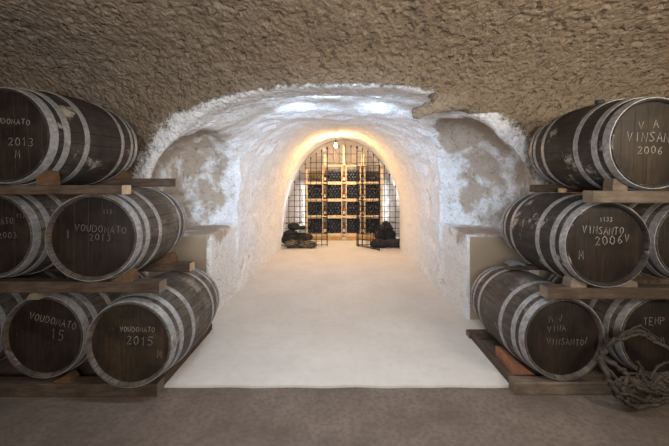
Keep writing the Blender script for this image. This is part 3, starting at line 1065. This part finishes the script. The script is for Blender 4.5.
# ------------------------------------------------------------------ iron gate
GY = 8.08
GC = .12
def arch_z(x):
    v = 1 - min(abs(x - GC) / 1.50, .995) ** 2.3
    return 2.60 * v ** (1 / 2.3) - .02
def arch_x(z):
    v = 1 - min((z + .02) / 2.60, .995) ** 2.3
    return 1.50 * v ** (1 / 2.3)
RB = .0075
SP = .134
OP0, OP1 = -.29, .44
def grid_mesh(rods, bars):
    bm = bmesh.new()
    for (a, b, r, spear) in rods:
        add_tube(bm, [a, b], r, 6)
        if spear:
            a = Vector(a); b = Vector(b)
            d = (b - a).normalized()
            add_tube(bm, [b, b + d * .018, b + d * .07], [r * 1.2, r * 2.6, .001], 6)
    for (a, b, r) in bars:
        add_tube(bm, [a, b], r, 6)
    return bm
for side, nm in ((-1, 'left'), (1, 'right')):
    xin = OP0 if side < 0 else OP1
    xout = -1.33 if side < 0 else 1.55
    root = empty('iron_grille', ((xin + xout) / 2, GY, .018))
    tag(root, 'fixed black iron grille on the %s of the gateway, its rods ending in spear points' % nm, 'grille')
    ro = root.location
    rods, bars = [], []
    n = int(abs(xout - xin) / SP)
    for k in range(n + 1):
        x = xin + side * SP * k
        zt = arch_z(x) - .13
        rods.append(((x - ro.x, 0, .004), (x - ro.x, 0, zt - .018), RB if k else .012, True))
    z = .06
    while z < 2.45:
        lim = GC + side * (arch_x(z + .16) - .02)
        xo = max(lim, xout) if side < 0 else min(lim, xout)
        if (xo - xin) * side > .1:
            bars.append(((xin - ro.x, 0, z - .018), (xo - ro.x, 0, z - .018), RB * (1 if z < 2.1 else .7)))
        z += SP
    mesh_obj('iron_grid', grid_mesh(rods, bars), M['iron'], root, True, math.radians(60))
root = empty('spear_arch', ((OP0 + OP1) / 2, GY, 2.06))
tag(root, 'short black iron spear points above the open gateway, under the vault', 'grille')
rods, bars = [], []
n = 5
for k in range(1, n):
    x = OP0 + (OP1 - OP0) * k / n
    rods.append(((x - root.location.x, 0, 0), (x - root.location.x, 0, arch_z(x) - .13 - 2.06), .006, True))
for z, r in ((0, .010), (.22, .006)):
    bars.append(((OP0 + .005 - root.location.x, 0, z), (OP1 - .005 - root.location.x, 0, z), r))
mesh_obj('iron_grid', grid_mesh(rods, bars), M['iron'], root, True, math.radians(60))
# the one leaf, swung open towards the camera
root = empty('gate_leaf', (OP1 + .02, GY - .03, .018))
root.rotation_euler = (0, 0, math.radians(-48))
tag(root, 'open black iron gate leaf swung out in front of the right grille', 'gate')
W_ = .70
rods, bars = [], []
for k in range(1, 5):
    rods.append(((W_ * k / 5, 0, .03), (W_ * k / 5, 0, 1.93), RB * .8, False))
z = .06
while z < 1.9:
    bars.append(((0, 0, z), (W_, 0, z), RB * .8))
    z += SP
mesh_obj('iron_grid', grid_mesh(rods, bars), M['iron'], root, True, math.radians(60))
mesh_obj('gate_frame', grid_mesh([((.012, 0, .004), (.012, 0, 1.97), .012, False), ((W_, 0, .004), (W_, 0, 1.97), .012, False)],
                                 [((0, 0, .03), (W_, 0, .03), .011), ((0, 0, 1.95), (W_, 0, 1.95), .011)]), M['iron'], root, True, math.radians(60))

# ------------------------------------------------------------------ dark heaps at the gate
def lump(bm, c, r, seed, amp=.25, fl=None):
    s = bmesh.ops.create_icosphere(bm, subdivisions=3, radius=1.0)
    for v in s['verts']:
        n_ = v.co.copy()
        k = 1 + amp * mn.noise(n_ * 1.6 + Vector((seed, 0, 0))) + amp * .5 * mn.noise(n_ * 4 + Vector((0, seed, 0)))
        v.co = Vector((c[0] + n_.x * r[0] * k, c[1] + n_.y * r[1] * k, c[2] + n_.z * r[2] * k))
        v.co.z = max(v.co.z, .0)
def heap_piece(name, label, cat, loc, lumps, mat, seed, twigs=0, twig_mat=None, ext=(.3, .15, .1), group=None):
    bm = bmesh.new()
    for i, (c, r) in enumerate(lumps):
        lump(bm, c, r, seed + i)
    root = mesh_obj(name, bm, M[mat], None, True)
    root.location = loc
    tag(root, label, cat, group)
    if twigs:
        rr = random.Random(seed)
        tb = bmesh.new()
        for k in range(twigs):
            a = Vector((rr.uniform(-1, 1) * ext[0], rr.uniform(-1, -.3) * ext[1], rr.uniform(.15, 1) * ext[2]))
            b = a + Vector((rr.uniform(-.22, .22), rr.uniform(-.05, .05), rr.uniform(-.08, .08)))
            b.z = max(b.z, .01); a.z = max(a.z, .01)
            m_ = (a + b) / 2 + Vector((0, -.02, .03))
            add_tube(tb, [a, m_, b], [.008, .007, .004], 5)
        mesh_obj('loose_twigs', tb, M[twig_mat or 'straw'], root)
    return root
FZ = .018
heap_piece('dark_bundle', 'flat dark bundle with straw-coloured twigs at the foot of the left grille', 'bundle', (-.93, 7.90, FZ),
           [((-.22, 0, .10), (.15, .12, .10)), ((.0, 0, .09), (.22, .13, .09)), ((.24, 0, .08), (.15, .12, .08))], 'dark', 3, 46, 'straw', (.36, .16, .15))
heap_piece('dark_bundle', 'lower of two dark lumps piled behind the left grille', 'bundle', (-1.08, 8.33, FZ),
           [((-.12, 0, .15), (.26, .14, .16)), ((.16, 0, .17), (.24, .12, .13)), ((-.14, 0, .28), (.17, .11, .10))], 'dark', 9, 8, 'vine', (.26, .14, .38))
heap_piece('dark_bundle', 'topmost dark lump on the heap behind the left grille', 'bundle', (-1.1, 8.33, .39),
           [((-.05, 0, .08), (.15, .09, .10)), ((.12, 0, .05), (.15, .08, .05))], 'dark', 17, 6, 'vine', (.16, .09, .15))
heap_piece('dark_roll', 'long dark roll lying at the foot of the right grille', 'bundle', (1.10, 7.91, FZ),
           [((-.23, 0, .10), (.12, .11, .10)), ((-.08, 0, .10), (.2, .12, .10)), ((.2, 0, .11), (.2, .12, .11)), ((.34, 0, .11), (.10, .11, .11))], 'dark', 23, 6, 'vine', (.38, .14, .2))
heap_piece('dark_bundle', 'tall dark rounded heap behind the right grille', 'bundle', (1.16, 8.27, FZ),
           [((-.1, 0, .2), (.16, .13, .2)), ((.1, 0, .2), (.17, .13, .2)), ((0, 0, .4), (.18, .12, .14)), ((.02, 0, .50), (.12, .09, .09))], 'dark', 31, 16, 'dark', (.26, .15, .55))

# ------------------------------------------------------------------ lamps and added fill lights
lamp = empty('hanging_bulb', (-.07, 7.15, 2.66))
tag(lamp, 'bare glowing light bulb hanging from the vault before the gate', 'lamp')
bm = bmesh.new(); add_tube(bm, [(0, 0, .03), (0.004, 0, -.08), (0, 0, -.16)], .004, 6)
mesh_obj('cord', bm, M['plug'], lamp, True)
bm = bmesh.new(); add_revolve(bm, [(-.215, 0), (-.215, .017), (-.16, .019), (-.15, .008), (-.15, 0)], 14, 'Z')
mesh_obj('socket', bm, M['plug'], lamp, True, math.radians(40))
bm = bmesh.new(); add_revolve(bm, [(-.215, .012), (-.235, .017), (-.265, .033), (-.29, .036), (-.315, .028), (-.328, 0)], 18, 'Z')
mesh_obj('glass_bulb', bm, M['bulb'], lamp, True)

def light(name, typ, loc, energy, color, size=.1, target=None, size_y=None):
    d = bpy.data.lights.new(name, typ)
    d.energy = energy
    d.color = color
    if typ == 'AREA':
        d.shape = 'RECTANGLE'
        d.size = size; d.size_y = size_y or size
    elif typ == 'POINT':
        d.shadow_soft_size = size
    elif typ == 'SPOT':
        d.shadow_soft_size = size
    o = link(bpy.data.objects.new(name, d))
    o.location = loc
    if target is not None:
        o.rotation_euler = (Vector(target) - Vector(loc)).to_track_quat('-Z', 'Y').to_euler()
    return o

light('bulb_light', 'POINT', (-.07, 7.4, 2.32), 66, (1, .52, .17), .05)
light('rack_light', 'AREA', (.1, 8.15, 2.45), 30, (1, .80, .55), .6, (.1, 9.0, 1.0), .2)
# tube lamps standing behind the rack's ends
for x, nm in ((-.90, 'left'), (1.19, 'right')):
    root = empty('tube_lamp', (x, 9.39, .018))
    tag(root, 'cool white tube lamp standing behind the %s end of the rack' % nm, 'lamp')
    bm = bmesh.new(); add_revolve(bm, [(.3, 0), (.3, .014), (1.5, .014), (1.5, 0)], 12, 'Z')
    mesh_obj('glass_tube', bm, M['tube'], root, True, math.radians(40))
    bm = bmesh.new(); add_revolve(bm, [(0, 0), (0, .05), (.02, .05), (.03, .02), (.3, .02), (.3, 0)], 14, 'Z')
    mesh_obj('stand', bm, M['plug'], root, True, math.radians(40))

COOL = (.80, .89, 1.0)
CO2 = (.60, .77, 1.0)
light('mouth_strip', 'AREA', (.1, 3.66, 2.515), 5, CO2, 2.0, (.1, 5.0, .8), .10)
for sx in (-1, 1):
    sp = light('added_tunnel_fill', 'SPOT', (sx * .5, 3.74, 2.33), 42, CO2, .04, (sx * .2, 6.6, 1.5))  # unseen spots, added to carry cool light down the tunnel
    sp.data.spot_size = math.radians(140); sp.data.spot_blend = 1.0
sp = light('added_mouth_fill', 'SPOT', (0, -.8, 1.95), 540, CO2, .15, (0, 4, 1.62))  # unseen spot behind the camera, added to brighten the tunnel mouth
sp.data.spot_size = math.radians(30); sp.data.spot_blend = .6
sp.scale = (1.9, 1, 1)
light('gallery_lamp', 'AREA', (0, 1.85, 2.72), 21, (.78, .88, 1.0), 1.2, (0, 2.45, 0), .25).data.spread = math.radians(125)
light('gallery_fill', 'AREA', (0, .2, 2.72), 4.5, (1, .94, .86), 2.4, (0, 2.0, .6), .4)
light('added_ceiling_fill', 'AREA', (0, -1.0, 1.7), 112, (1, .94, .87), 1.6, (-.2, 1.6, 3.0), .6)  # unseen light behind the camera, added to brighten the ceiling rock
light('gallery_lamp_right', 'AREA', (2.6, .2, 2.2), 54, (1, .87, .70), .8, (1.6, 3.2, 2.6), .5)

w = bpy.data.worlds.new('world'); scn.world = w
w.use_nodes = True
w.node_tree.nodes['Background'].inputs[0].default_value = (.02, .02, .02, 1)

scn.view_settings.view_transform = 'Standard'
scn.view_settings.look = 'None'
scn.view_settings.gamma = 1.0
scn.view_settings.use_curve_mapping = False
scn.view_settings.exposure = 0.0
